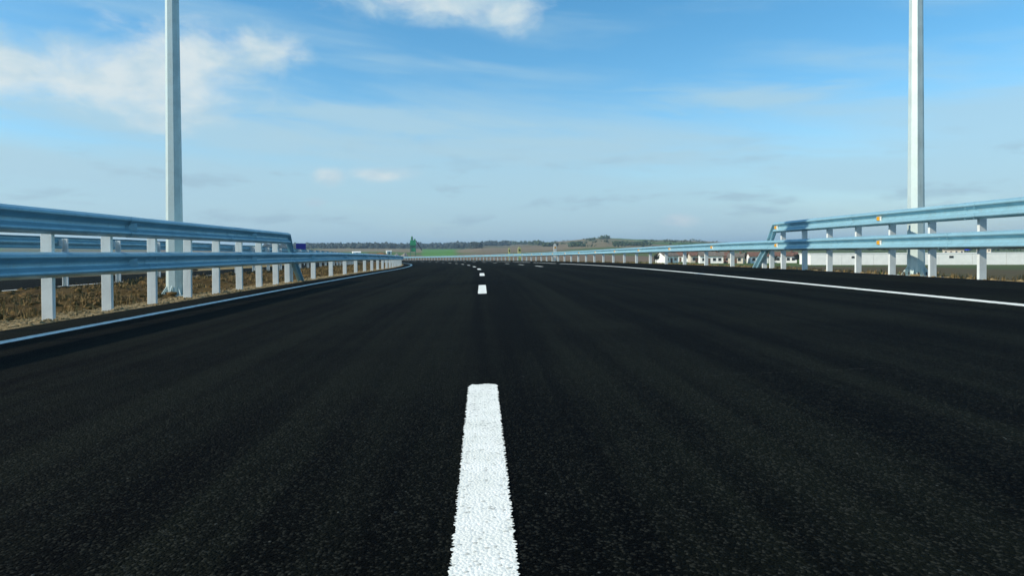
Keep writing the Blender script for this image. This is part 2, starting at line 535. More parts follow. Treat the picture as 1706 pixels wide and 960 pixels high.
# field colours: real crop and soil patches
u = (TX * 0.86 + TY * 0.5); v = (-TX * 0.5 + TY * 0.86)
cu = np.floor(u / 210 + 0.6 * fbm(u / 500, v / 500, 2, 5)); cv = np.floor(v / 330 + 0.6 * fbm(u / 400, v / 400, 2, 6))
hsh = np.abs(np.sin(cu * 12.9898 + cv * 78.233) * 43758.5453) % 1.0
pal = np.array([(0.055, 0.085, 0.024), (0.17, 0.115, 0.070), (0.20, 0.155, 0.085), (0.085, 0.115, 0.032), (0.125, 0.085, 0.055), (0.10, 0.105, 0.045), (0.07, 0.13, 0.026)])
col = pal[np.clip((hsh * len(pal)).astype(int), 0, len(pal) - 1)]
mott = fbm(TX / 45, TY / 45, 4, 8)[..., None]
col = col * (0.75 + 0.5 * mott)
aD = A
def pxof(a): return 853 + FPX * np.tan(np.clip(a - YAW, -1.2, 1.2))
PXA = pxof(A)
green = (sstep(PXA, 700, 706) * sstep(PXA, 768, 752) * sstep(RR, 560, 640) * sstep(RR, 1350, 1200))[..., None]
col = lerp(col, np.array((0.075, 0.22, 0.025)) * (0.85 + 0.3 * mott), green)
brown = (sstep(PXA, 770, 800) * sstep(PXA, 960, 930) * sstep(RR, 600, 700) * sstep(RR, 1750, 1600))[..., None] * 0.5
col = lerp(col, np.array((0.185, 0.13, 0.085)) * (0.8 + 0.4 * mott), brown)
hill = (sstep(PXA, 985, 1010) * sstep(PXA, 1090, 1060) * sstep(RR, 1250, 1400))[..., None] * 0.8
col = lerp(col, np.array((0.10, 0.19, 0.05)) * (0.8 + 0.4 * mott), hill)
near = sstep(RR, 330, 200)[..., None]
col = lerp(col, lerp(np.array((0.075, 0.055, 0.024)), np.array((0.055, 0.075, 0.022)), sstep(mott, 0.42, 0.6)), near)
m, t, b = mat('fields')
att = t.n('ShaderNodeAttribute', attribute_name='field')
p = pos(t)
nz = t.noise(p, 0.25, 6.0, 0.65)
t.put(b.inputs['Base Color'], t.mix(t.m('MULTIPLY', t.ss(nz, 0.4, 0.7), 0.5), att.outputs['Color'], (0.09, 0.085, 0.04)))
b.inputs['Roughness'].default_value = 0.95
b.inputs['Specular IOR Level'].default_value = 0.1
M_FIELD = m
V = np.stack([TX, TY, TZ], -1).reshape(-1, 3)
me = np_mesh('ground', V, grid_faces(len(az), len(rr))[:, ::-1], M_FIELD)
ca = me.color_attributes.new('field', 'FLOAT_COLOR', 'POINT')
cc = np.concatenate([col.reshape(-1, 3), np.ones((V.shape[0], 1))], 1).astype(np.float32)
ca.data.foreach_set('color', cc.ravel())
tag(obj('ground', me), kind='structure')

# ------------------------------------------------------------------ road and its strips
road = tag(sweep('road', np.linspace(-5.1, 8.8, 15), SS, M_ASPHALT), kind='structure')
opp = tag(sweep('opposite_road', [-22.0, -17.0, -11.6], SS, M_ASPHALT), kind='structure')

def sn_noise(S, N, sc_, seed): return fbm(S * sc_ + 40, N * sc_ + 40, 4, seed) - 0.5
fine = np.concatenate([np.arange(-3, 34, 0.10), np.arange(34, 70, 0.3), np.arange(70, 160, 1.0), np.arange(160, 430, 6.0)])
def soil_disp(S, N):
    edge = sstep(N, -5.6, -6.4) * sstep(N, -11.55, -10.8)
    hum = 0.10 * np.exp(-((N + 8.6) / 1.8) ** 2)
    return edge * (0.30 * sn_noise(S, N, 0.8, 21) + 0.16 * sn_noise(S, N, 3.2, 25) + 0.02 + hum)
tag(sweep('median', np.concatenate([[-11.598], np.arange(-11.5, -5.55, 0.11), [-5.5]]), fine, M_SOIL, 0.0, soil_disp), kind='structure')
def grav_disp(S, N):
    return sstep(N, -5.1, -5.16) * (0.05 * sn_noise(S, N, 2.5, 31) + 0.035 * sn_noise(S, N, 9.0, 33) + 0.012) 
tag(sweep('gravel_verge', np.concatenate([np.linspace(-5.95, -5.14, 12), [-5.101]]), fine, M_GRAVEL, 0.004, grav_disp), kind='structure')
def vd(S, N):
    return sstep(N, 8.8, 9.0) * (0.07 * sn_noise(S, N, 2.0, 41) + 0.04 * sn_noise(S, N, 7.0, 43) - 0.01)
tag(sweep('verge', np.concatenate([[8.802], np.linspace(8.86, 12.0, 26)]), fine, M_VERGE, -0.004, vd), kind='structure')
def ed(S, N):
    return 0.25 * sn_noise(S, N, 0.35, 51)
SSE = np.concatenate([np.arange(-12, 60, 1.5), np.arange(60, 430, 4.0)])
tag(sweep('embankment', [11.6, 12.4, 13.5, 15, 17, 20, 24, 30, 36], SSE, M_FIELD if False else make_soil('embankment_grass', [(0.07, 0.06, 0.022), (0.12, 0.10, 0.035), (0.05, 0.07, 0.02)], 1.5, 0.06), -0.12, ed), kind='structure')
tag(sweep('outer_verge', [-40, -34, -28, -25, -23, -22.002], SSE, M_VERGE, -0.004), kind='structure')

# painted markings: real sheets with ragged edges, children of the road
def marking(s0, s1, n0, n1, parent, name='lane_marking', h=0.005, rag=0.006, ds=None, width_noise=True):
    L = s1 - s0
    ds = ds or (0.006 if s1 < 5 else (0.03 if s1 < 30 else (0.25 if s1 < 60 else 1.0)))
    k = max(2, int(L / ds) + 1)
    s = np.linspace(s0, s1, k)
    lo = n0 + (rng.random(k) - 0.5) * 2 * rag
    hi = n1 + (rng.random(k) - 0.5) * 2 * rag
    if rag:
        d = np.minimum(s - s0, s1 - s)
        c = np.clip(1 - d / 0.05, 0, 1) ** 2 * 0.018
        lo = lo + c; hi = hi - c
        ins = np.linspace(0.06, 0.94, 5)
    S = np.repeat(s[:, None], 2, 1).copy()
    N = np.stack([lo, hi], 1)
    if ds < 0.02:     # finer crosswise near the camera, ragged ends too
        q = 15
        w_ = np.linspace(0, 1, q)
        N = lo[:, None] * (1 - w_) + hi[:, None] * w_
        S = np.repeat(s[:, None], q, 1).copy()
        S[-1] += (rng.random(q) - 0.3) * 0.03
        S[0] += (rng.random(q) - 0.7) * 0.03
    V = P(S, N, h).reshape(-1, 3)
    F = grid_faces(*N.shape)[:, ::-1]
    return obj(name, np_mesh(name, V, F, M_PAINT, True), parent)
HW = 0.075
marking(-0.6, 3.64, -HW, HW, road, 'lane_dash')
for k in range(22):
    s0 = 11.62 + 9.0 * k
    marking(s0, s0 + 3.05, -HW, HW, road, 'lane_dash', rag=0.005)
for k in range(14):                           # second lane line, starting further on
    s0 = 33.5 + 9.0 * k
    marking(s0, s0 + 3.0, 3.10, 3.25, road, 'lane_dash', rag=0.004)
marking(-10, 0.0, -4.42, -4.26, road, 'edge_line')
marking(0.0, 200, -4.42, -4.26, road, 'edge_line', rag=0.008, ds=0.08)
marking(-6, 44.0, 5.62, 5.80, road, 'edge_line', rag=0.008, ds=0.06)
for k in range(16):
    s0 = 45.6 + 12.0 * k
    marking(s0, s0 + 10.4, 5.62, 5.80, road, 'edge_line', rag=0.006, ds=0.3)
marking(-10, 220, -12.15, -11.97, opp, 'edge_line', rag=0.005, ds=0.2)

# ------------------------------------------------------------------ guard rails
def wprofile():
    key = [(-0.155, 0.004), (-0.149, 0.016), (-0.121, 0.074), (-0.110, 0.083), (-0.086, 0.083), (-0.075, 0.076), (-0.034, 0.008), (-0.022, 0.0)]
    key = key + [(-z, d) for z, d in key[::-1]]
    # round the corners
    pts = []
    for i, (z, d) in enumerate(key):
        if 0 < i < len(key) - 1:
            a, c = key[i - 1], key[i + 1]
            pts.append((z + (a[0] - z) * 0.22, d + (a[1] - d) * 0.22))
            pts.append((z + (c[0] - z) * 0.22, d + (c[1] - d) * 0.22))
        else:
            pts.append((z, d))
    return pts
WP = wprofile()
TH = 0.0035
def beam_mesh(L=4.0, lap=0.32, flip=False, bolts=True):
    """W-beam along +Y from 0 to L+lap, crests facing +X"""
    mb = MB()
    n = len(WP)
    vs = []
    for y, off in ((0.0, 0.006), (lap, 0.006), (L + lap, 0.0)):
        vs += [(d + off, y, z) for z, d in WP]
        vs += [(d + off - TH, y, z) for z, d in WP]
    fs = []
    for j in range(2):
        a, bq = j * 2 * n, (j + 1) * 2 * n
        for i in range(n - 1):
            fs.append((a + i, a + i + 1, bq + i + 1, bq + i))
            fs.append((a + n + i, bq + n + i, bq + n + i + 1, a + n + i + 1))
        fs.append((a, bq, bq + n, a + n)); fs.append((a + n - 1, a + 2 * n - 1, bq + 2 * n - 1, bq + n - 1))
    e = 4 * n
    for i in range(n - 1):
        fs.append((i, i + n, i + n + 1, i + 1))
        fs.append((e + i, e + i + 1, e + n + i + 1, e + n + i))
    mb.add(vs, fs)
    if bolts:
        for yy in (0.05, 0.27):
            for zz, dd in ((0.135, 0.045), (0.053, 0.041), (-0.053, 0.041), (-0.135, 0.045)):
                mb.tube((dd + 0.004, yy, zz), (dd + 0.018, yy, zz), 0.014, 0.011, 6)
    if flip:
        mb.v = [(-x, y, z) for x, y, z in mb.v]
    me = mb.mesh('beam', M_GALV, True)
    try:
        me.set_sharp_from_angle(angle=math.radians(38))
    except Exception:
        pass
    return me
def post_mesh(h, openback=True):
    """sigma/C channel: web towards the driver (-Y), flanges pointing away"""
    w_, d_, t_ = 0.07, 0.055, 0.006
    s = 1 if openback else -1
    poly = [(-w_, 0.006 * s), (-w_ + 0.006, 0), (w_ - 0.006, 0), (w_, 0.006 * s),
            (w_, d_ * s), (w_ - 0.02, d_ * s), (w_ - 0.02, (d_ - t_) * s), (w_ - t_, (d_ - t_) * s),
            (w_ - t_, t_ * s), (-w_ + t_, t_ * s), (-w_ + t_, (d_ - t_) * s), (-w_ + 0.02, (d_ - t_) * s), (-w_ + 0.02, d_ * s), (-w_, d_ * s)]
    mb = MB()
    mb.prism(poly, 'z', -0.25, h)
    return mb.mesh('post', M_POST)
def spacer_mesh(flip=False):
    """folded steel distance piece between post and beam"""
    mb = MB()
    mb.prism([(0.0, -0.05), (0.006, -0.05), (0.093, -0.03), (0.098, -0.03), (0.098, 0.09), (0.093, 0.09), (0.006, 0.075), (0.0, 0.075)], 'z', -0.085, 0.085)
    if flip:
        mb.v = [(-x, y, z) for x, y, z in mb.v]
    return mb.mesh('spacer', M_POST)
def reflector_parts():
    """folded plate in the beam's groove: amber face and pale side"""
    a = MB(); a.prism([(-0.052, -0.045), (0.052, -0.062), (0.052, 0.062), (-0.052, 0.045)], 'y', -0.004, 0.004)
    return a.mesh('reflector', M_GALV)
def amber_mesh():
    a = MB(); a.prism([(-0.044, -0.036), (0.012, -0.048), (0.012, 0.048), (-0.044, 0.036)], 'y', -0.009, -0.0045)
    return a.mesh('amber_lens', M_AMBER)
def pale_mesh():
    a = MB(); a.prism([(0.016, -0.048), (0.050, -0.056), (0.050, 0.056), (0.016, 0.048)], 'y', -0.009, -0.0045)
    return a.mesh('white_lens', M_WHITELENS)
ME_BEAM, ME_BEAMF = beam_mesh(), beam_mesh(flip=True)
ME_TALL, ME_SHORT = post_mesh(1.33), post_mesh(0.80)
ME_TALLB = post_mesh(1.33, False)
ME_SP, ME_SPF = spacer_mesh(), spacer_mesh(True)
ME_REF, ME_AMB, ME_PAL = reflector_parts(), amber_mesh(), pale_mesh()
H_LOW, H_UP = 0.700, 1.222

def beam_line(root, npost, side, s_start, count, h, L=4.0):
    """side +1: crests face +X (rail stands left of its road)"""
    nb = npost + side * 0.176
    me = ME_BEAM if side > 0 else ME_BEAMF
    base = zprof(npost) - zprof(nb)
    for k in range(count):
        a = Vector(P(s_start + k * L, nb, h + base).tolist()); c = Vector(P(s_start + (k + 1) * L, nb, h + base).tolist())
        d = (c - a).normalized()
        rz = math.atan2(-d.x, d.y); rx = math.asin(d.z)
        jz = random.uniform(-0.003, 0.003)
        obj('beam', me, root, Matrix.Translation(a + Vector((0, 0, jz))) @ Matrix.Rotation(rz, 4, 'Z') @ Matrix.Rotation(rx, 4, 'X'))
def add_post(root, s, npost, side, tall, back=False):
    fr, sl = frame(s, npost)
    lean = Matrix.Rotation(random.uniform(-0.008, 0.008), 4, 'Y') @ Matrix.Rotation(random.uniform(-0.008, 0.008), 4, 'X')
    po = obj('post', (ME_TALLB if back else ME_TALL) if tall else ME_SHORT, root, fr @ lean)
    for hh in ((H_LOW, H_UP) if tall else (H_LOW,)):
        obj('spacer', ME_SP if side > 0 else ME_SPF, po, Matrix.Translation((side * 0.0705, 0, hh)))
def add_reflector(root, s, npost, side, h):
    nb = npost + side * (0.176 + 0.058)
    fr, _ = frame(s, nb)
    fr.translation.z += float(zprof(npost) - zprof(nb)) + h
    q = obj('reflector', ME_REF, root, fr @ Matrix.Rotation(side * 0.5, 4, 'Z'))
    if side < 0:
        obj('amber_lens', ME_AMB, q); obj('white_lens', ME_PAL, q)
def ramp_end(root, s, npost, side):
    """the upper beam's last piece, bent down at 45 degrees behind the lower beam"""
    nb = npost + side * 0.166
    a = Vector(P(s, nb, H_UP + float(zprof(npost) - zprof(nb))).tolist())
    mb = MB()
    n = len(WP)
    # sweep the profile through three stations, shifting back behind the lower beam
    st = [(0.0, 0.0, 0.0, 0.0), (0.04, -0.004, 0.0, -0.25), (0.12, -0.05, -0.02, -0.66), (0.72, -0.50, -0.10, -0.66), (1.75, -1.30, -0.10, -0.66)]
    vs, fs = [], []
    for (y, z, dn, tilt) in st:
        ct, stt = math.cos(tilt), math.sin(tilt)
        for off in (0, -TH):
            for (pz, d) in WP:
                vs.append((side * (d + off + dn), y - pz * stt * 1.0, z + pz * ct))
    for j in range(len(st) - 1):
        p0, p1 = j * 2 * n, (j + 1) * 2 * n
        for i in range(n - 1):
            fs.append((p0 + i, p0 + i + 1, p1 + i + 1, p1 + i))
            fs.append((p0 + n + i, p1 + n + i, p1 + n + i + 1, p0 + n + i + 1))
        fs.append((p0, p1, p1 + n, p0 + n)); fs.append((p0 + n - 1, p0 + 2 * n - 1, p1 + 2 * n - 1, p1 + n - 1))
    mb.add(vs, fs)
    me = mb.mesh('ramp_beam', M_GALV, True)
    obj('ramp_beam', me, root, Matrix.Translation(a) @ Matrix.Rotation(head(s), 4, 'Z'))

SP = 4.0 / 3.0
def guard_rail(npost, side, s_ref, n_before, n_tall, n_after, s_up_end, back, label, group, refl_s, s_first):
    root = empty('guard_rail', tuple(P(s_ref, npost).tolist()))
    root.location = (0, 0, 0)
    tag(root, label, 'guard rail', group)
    for k in range(-n_before, n_tall):
        add_post(root, s_ref + SP * k, npost, side, True, back)
    last = s_ref + SP * (n_tall - 1)
    for k in range(n_after):
        add_post(root, last + SP + 2 * SP * k if k else last + SP, npost, side, False)
    s_end = last + SP + 2 * SP * n_after
    beam_line(root, npost, side, s_first, int((s_end - s_first) / 4), H_LOW)
    if s_up_end:
        cnt = int(round((s_up_end - s_first) / 4))
        beam_line(root, npost, side, s_up_end - cnt * 4, cnt, H_UP)
        ramp_end(root, s_up_end + 0.30, npost, side)
        # braced stub under the bent-down end
        add_post(root, s_up_end + 1.05, npost + -side * 0.05, side, False)
    for (s, hs) in refl_s:
        for h in hs:
            add_reflector(root, s, npost, side, h)
    return root
both = (H_LOW, H_UP)
guard_rail(-5.36, 1, 8.67, 7, 8, 40, 18.2, False,
           'double steel guard rail with its shaded side to the road, along the soil median', None,
           [(10.3, both), (15.65, both)] + [(21.0 + 5.333 * k, (H_LOW,)) for k in range(10)], -1.25)
guard_rail(8.86, -1, 11.74, 9, 7, 74, 19.6, False,
           'sunlit double steel guard rail with amber reflectors beside the wide right shoulder', None,
           [(9.2, both), (14.53, both), (19.75, both)] + [(25.2 + 5.333 * k, (H_LOW,)) for k in range(24)], 0.3)
# median barrier of the opposite carriageway
br = tag(empty('guard_rail'), 'double steel guard rail seen from behind beyond the soil median, edging the opposite carriageway', 'guard rail')
for k in range(46):
    add_post(br, 10.6 + 2 * SP * k, -11.0, -1, True, True)
beam_line(br, -11.0, -1, 6.0, 31, H_LOW); beam_line(br, -11.0, -1, 6.0, 31, H_UP)

# ------------------------------------------------------------------ high masts (octagonal, floodlight crown above the frame)
def mast(s, n, label, rot, r0=0.168):
    p = P(s, n)
    root = empty('lighting_mast', (float(p[0]), float(p[1]), float(p[2]) - 0.02), rot)
    tag(root, label, 'light pole', 'octagonal lighting masts beside the road')
    HT = 12.4
    mb = MB(); mb.tube((0, 0, 0.05), (0, 0, HT), r0, r0 * 0.52, 8, math.pi / 8)
    mb.build('shaft', M_MAST, root)
    mb = MB(); mb.box(-0.27, 0.27, -0.27, 0.27, 0.02, 0.052); mb.build('base_plate', M_MAST, root)
    mb = MB(); mb.box(-0.42, 0.42, -0.42, 0.42, -0.5, 0.018); mb.build('footing', M_CONC, root)
    for k in range(8):
        a = math.pi / 4 * k
        g = MB(); g.prism([(r0 - 0.012, 0.055), (r0 + 0.105, 0.055), (r0 + 0.105, 0.075), (r0 - 0.006, 0.24)], 'y', -0.006, 0.006)
        obj('gusset', g.mesh('gusset', M_MAST), root, Matrix.Rotation(a, 4, 'Z'))
    for k in range(8):
        a = math.pi / 4 * (k + 0.5)
        g = MB(); g.tube((0.235, 0, 0.053), (0.235, 0, 0.12), 0.016, 0.016, 6)
        obj('anchor_bolt', g.mesh('anchor_bolt', M_DARK), root, Matrix.Rotation(a, 4, 'Z'))
    # inspection door near the foot, away from the road
    g = MB(); g.box(-0.055, 0.055, r0 * 0.88, r0 * 0.97, 0.55, 1.05); g.build('inspection_door', M_MAST, root)
    hf = MB()
    for z in (10.5, 11.5, 12.2):
        for k in range(12):
            a0, a1 = 2 * math.pi * k / 12, 2 * math.pi * (k + 1) / 12
            hf.tube((0.42 * math.cos(a0), 0.42 * math.sin(a0), z), (0.42 * math.cos(a1), 0.42 * math.sin(a1), z), 0.03, 0.03, 6)
        for k in range(4):
            a0 = math.pi / 2 * k + 0.3
            hf.tube((0.05 * math.cos(a0), 0.05 * math.sin(a0), z), (0.42 * math.cos(a0), 0.42 * math.sin(a0), z), 0.025, 0.025, 6)
    hf.build('crown_frame', M_MAST, root)
    for z in (10.25, 11.25, 12.1):
        for k in range(6):
            a = 2 * math.pi * k / 6
            f = MB(); f.prism([(0.42, -0.30), (0.60, -0.26), (0.64, 0.20), (0.42, 0.30)], 'y', -0.28, 0.28)
            obj('floodlight', f.mesh('floodlight', M_DARK), root, Matrix.Translation((0, 0, z)) @ Matrix.Rotation(a, 4, 'Z'))
    return root
mast(14.35, -6.31, 'pale octagonal mast half in shade, rising from the soil median', math.radians(1))
mast(14.55, 9.47, 'pale octagonal mast standing behind the sunlit guard rail on the dry verge', math.radians(0), 0.176)

# ------------------------------------------------------------------ clods, stones, grass (uncountable)
ICO = None
def ico():
    global ICO
    if ICO is None:
        bm = bmesh.new(); bmesh.ops.create_icosphere(bm, subdivisions=1, radius=1)
        ICO = (np.array([v.co[:] for v in bm.verts]), np.array([[v.index for v in f.verts] for f in bm.faces])); bm.free()
    return ICO
def scatter(name, pts, sizes, material, flat=0.7, jit=0.35, label=None, cat=None):
    v0, f0 = ico()
    n = len(pts)
    jitter = 1 + (rng.random((n, len(v0), 1)) - 0.5) * 2 * jit
    ang = rng.random(n) * 6.28
    sc3 = np.stack([sizes * rng.uniform(.7, 1.3, n), sizes * rng.uniform(.7, 1.3, n), sizes * flat * rng.uniform(.7, 1.3, n)], 1)
    q = v0[None] * jitter * sc3[:, None, :]
    c, s = np.cos(ang)[:, None], np.sin(ang)[:, None]
    q = np.stack([q[..., 0] * c - q[..., 1] * s, q[..., 0] * s + q[..., 1] * c, q[..., 2]], -1) + np.asarray(pts)[:, None, :]
    F = (f0[None] + (np.arange(n) * len(v0))[:, None, None]).reshape(-1, 3)
    o = obj(name, np_mesh(name, q.reshape(-1, 3), F, material, False))
    return tag(o, label, cat, kind='stuff')
k = 9000
s_ = rng.random(k) ** 1.7 * 60 + 4; n_ = rng.uniform(-11.2, -5.9, k)
z_ = soil_disp(s_, n_)
scatter('soil_clods', P(s_, n_, z_ - 0.005), rng.random(k) ** 3 * 0.075 + 0.014, M_CLOD, label='brown clods of earth strewn over the median', cat='soil')
k = 7000
s_ = rng.random(k) ** 1.6 * 40 + 5; n_ = rng.uniform(-6.0, -5.13, k)
scatter('gravel', P(s_, n_, grav_disp(s_, n_) + 0.004), rng.random(k) ** 3 * 0.028 + 0.007, M_GRAVEL, label='tan gravel along the foot of the median guard rail', cat='gravel')
k = 7000
s_ = rng.random(k) ** 1.3 * 50 + 7; n_ = 8.84 + rng.random(k) ** 1.5 * 2.6
scatter('verge_gravel', P(s_, n_, vd(s_, n_) - 0.004), rng.random(k) ** 3 * 0.045 + 0.009, M_GRAVEL, label='tan stones along the edge of the right verge', cat='gravel')

def blades(name, S, N, Z, h, material, label, cat, per=5):
    n = len(S)
    base = P(S, N, Z)
    b = np.repeat(base, per, 0) + np.concatenate([(rng.random((n * per, 2)) - .5) * 0.10, np.zeros((n * per, 1))], 1)
    hh = np.repeat(h, per) * rng.uniform(.5, 1.2, n * per)
    a = rng.random(n * per) * 6.28
    wd = 0.006 + 0.004 * rng.random(n * per)
    dx, dy = np.cos(a), np.sin(a)
    lean = rng.uniform(.1, .6, n * per) * hh
    p0 = b + np.stack([-dy * wd, dx * wd, 0 * a - .02], 1); p1 = b + np.stack([dy * wd, -dx * wd, 0 * a - .02], 1)
    p2 = b + np.stack([dx * lean * .4 + dy * wd * .7, dy * lean * .4 - dx * wd * .7, hh * .6], 1)
    p3 = b + np.stack([dx * lean * .4 - dy * wd * .7, dy * lean * .4 + dx * wd * .7, hh * .6], 1)
    p4 = b + np.stack([dx * lean, dy * lean, hh], 1)
    V = np.stack([p0, p1, p2, p3, p4], 1).reshape(-1, 3)
    o5 = np.arange(n * per)[:, None] * 5
    F = np.concatenate([o5 + [0, 1, 2], o5 + [0, 2, 3], o5 + [3, 2, 4]])
    return tag(obj(name, np_mesh(name, V, F, material, False)), label, cat, kind='stuff')
M_DRY = simple('dry_grass', (0.22, 0.15, 0.055), 0.9, 0, 0.3, 3.0)
M_GRN = simple('green_grass', (0.075, 0.115, 0.028), 0.8, 0, 0.3, 3.0)
k = 2600
s_ = rng.random(k) * 70 + 6; n_ = 9.05 + rng.random(k) * 3.0
blades('dry_grass', s_, n_, vd(s_, n_), rng.uniform(.05, .16, k), M_DRY, 'dry yellow grass on the right verge', 'grass')
k = 2200
s_ = rng.random(k) * 110 + 16; n_ = 9.6 + rng.random(k) * 2.6
cl = fbm(s_ / 5, n_ / 3, 3, 77) > 0.5
blades('green_weeds', s_[cl], n_[cl], vd(s_, n_)[cl], rng.uniform(.08, .22, k)[cl], M_GRN, 'green weeds growing behind the right guard rail', 'weeds')
k = 9000
s_ = rng.random(k) ** 1.4 * 60 + 6; n_ = rng.uniform(-11.0, -5.7, k)
cl = fbm(s_ / 2, n_ / 2, 3, 78) > 0.47
blades('median_grass', s_[cl], n_[cl], soil_disp(s_, n_)[cl], rng.uniform(.05, .16, k)[cl], M_DRY, 'sparse dry grass on the soil median', 'grass', 4)

# ------------------------------------------------------------------ far things
M_WHITE = simple('white_render', (0.88, 0.87, 0.83), 0.8, 0, 0.03, 0.6)
M_CREAM = simple('cream_render', (0.66, 0.58, 0.46), 0.85, 0, 0.08, 0.6)
M_PINK = simple('pink_render', (0.60, 0.30, 0.20), 0.85, 0, 0.08, 0.6)
M_TILE = simple('clay_tiles', (0.17, 0.085, 0.055), 0.85, 0, 0.2, 1.5)
M_TILE2 = simple('weathered_tiles', (0.17, 0.14, 0.11), 0.85, 0, 0.2, 1.5)
M_GLASS = simple('window_glass', (0.02, 0.025, 0.03), 0.1, 0, 0.1)
M_FRAME = simple('window_frame', (0.5, 0.5, 0.48), 0.6)
M_DOOR = simple('door_wood', (0.12, 0.06, 0.03), 0.7)
def house(px, r, wdt, dep, hw, hroof, mw, mr, label, rot, nwin=2):
    a = az_of_px(px); X, Y = r * math.sin(a), r * math.cos(a)
    z = float(terrain(np.array(X), np.array(Y)))
    root = empty('house', (X, Y, z), -a + rot)
    tag(root, label, 'house', 'village houses beyond the right guard rail')
    mb = MB(); mb.prism([(-dep / 2, -1.0), (dep / 2, -1.0), (dep / 2, hw), (0, hw + hroof * 0.94), (-dep / 2, hw)], 'x', -wdt / 2, wdt / 2)
    mb.build('wall', mw, root)
    for sg in (-1, 1):
        e = 0.45
        sl = hroof / (dep / 2)
        y0, z0, z1 = sg * (dep / 2 + e), hw - e * sl + 0.06, hw + hroof + 0.06
        mb = MB(); mb.prism([(y0, z0), (sg * 0.002, z1), (sg * 0.002, z1 + 0.18), (y0, z0 + 0.18)], 'x', -wdt / 2 - e, wdt / 2 + e)
        ro = mb.build('roof', mr, root)
        if sg == -1:
            c = MB(); c.box(wdt * .22, wdt * .22 + .7, dep * -0.12, dep * -0.12 + .6, hw + hroof * .6, hw + hroof + 0.9); c.build('chimney', M_TILE, ro)
    xs = np.linspace(-wdt / 2 + 1.4, wdt / 2 - 1.4, nwin + 1)
    for i, x in enumerate(xs):
        if i == nwin // 2:
            d = MB(); d.box(x - .5, x + .5, -dep / 2 - .06, -dep / 2 + .02, 0, 2.1); d.build('door', M_DOOR, root)
        else:
            d = MB(); d.box(x - .65, x + .65, -dep / 2 - .05, -dep / 2 + .02, 0.9, 2.2); wn = d.build('window', M_FRAME, root)
            d = MB(); d.box(x - .55, x + .55, -dep / 2 - .07, -dep / 2 - .045, 1.0, 2.1); d.build('pane', M_GLASS, wn)
house(1111, 300, 6.5, 8, 2.9, 1.6, M_WHITE, M_TILE2, 'small white house with a weathered roof, farthest along the village row', 0.5)
house(1136, 330, 7.0, 7, 2.8, 1.7, M_WHITE, M_TILE, 'white house with dark red roof beside the small farthest house', -0.2)
house(1158, 305, 5.0, 6, 3.0, 1.5, M_CREAM, M_TILE, 'narrow cream house with red roof between two white houses', 0.2)
house(1184, 290, 9.0, 8, 3.0, 1.5, M_WHITE, M_TILE2, 'wide white house with a weathered roof behind the green strip', 0.1, 3)
house(1208, 300, 4.6, 6, 2.9, 1.4, M_PINK, M_TILE, 'small brick-orange house beside the wide white house', 0.0)
house(1227, 285, 5.6, 7, 2.6, 1.3, M_CREAM, M_TILE2, 'cream house with weathered roof beside the brick-orange house', -0.1)
house(1262, 290, 7.0, 7, 2.8, 1.5, M_WHITE, M_TILE, 'white house with red roof seen below the bent-down rail end', 0.2)
house(1309, 300, 8.5, 7, 2.8, 1.5, M_WHITE, M_TILE, 'white house with red roof next to the long white building', 0.0, 3)
house(1588, 620, 13, 8, 3.2, 2.0, M_CREAM, M_TILE2, 'cream farmhouse rising behind the long white building', 0.1, 3)
house(1640, 700, 10, 8, 3.2, 2.0, M_CREAM, M_TILE, 'cream farmhouse with red roof rising behind the long white building', -0.1, 3)

# long white building
a = az_of_px(1350); r0_ = 255.0
X0, Y0 = r0_ * math.sin(a) , r0_ * math.cos(a)
lb = empty('long_building', (X0, Y0, float(terrain(np.array(X0), np.array(Y0)))), math.radians(-13))
tag(lb, 'very long low white building with small dark openings across the field', 'building')
LW, LH = 150.0, 3.95
bays = 15
for i in range(bays):
    x0, x1 = i * LW / bays, (i + 1) * LW / bays
    d = MB(); d.box(x0 + 0.04, x1 - 0.04, -0.2, 0.0, -2.0, LH - 0.25); d.build('wall_panel', M_WHITE, lb)
    if i % 3 == 1:
        d = MB(); d.box(x0 + 3, x0 + 4.4, -0.26, -0.15, 2.2, 3.0); wn = d.build('window', M_FRAME, lb)
        d = MB(); d.box(x0 + 3.1, x0 + 4.3, -0.29, -0.255, 2.3, 2.9); d.build('pane', M_GLASS, wn)
d = MB(); d.box(0, LW, 0.002, 16, -2.0, LH - 0.3); d.build('hall', M_WHITE, lb)
d = MB(); d.box(-0.3, LW + 0.3, -0.3, 16.2, LH - 0.25, LH); d.build('roof', M_WHITE, lb)

# blue tank behind it
hit = az_of_px(1612)
X, Y = 420 * math.sin(hit), 420 * math.cos(hit)
tk = empty('water_tank', (X, Y, float(terrain(np.array(X), np.array(Y)))))
tag(tk, 'bright blue tank on a stand behind the long white building', 'tank')
M_BLUE = simple('blue_plastic', (0.01, 0.03, 0.55), 0.4)
d = MB(); d.tube((0, 0, 4.6), (0, 0, 8.0), 1.25, 1.25, 16); d.tube((0, 0, 8.0), (0, 0, 8.7), 1.25, 0.35, 16); d.build('tank_body', M_BLUE, tk)
for k in range(4):
    d = MB(); c_, s__ = math.cos(k * 1.57 + .8), math.sin(k * 1.57 + .8)
    d.tube((1.2 * c_, 1.2 * s__, -.5), (1.0 * c_, 1.0 * s__, 4.62), .1, .1, 6); d.build('leg', M_DARK, tk)

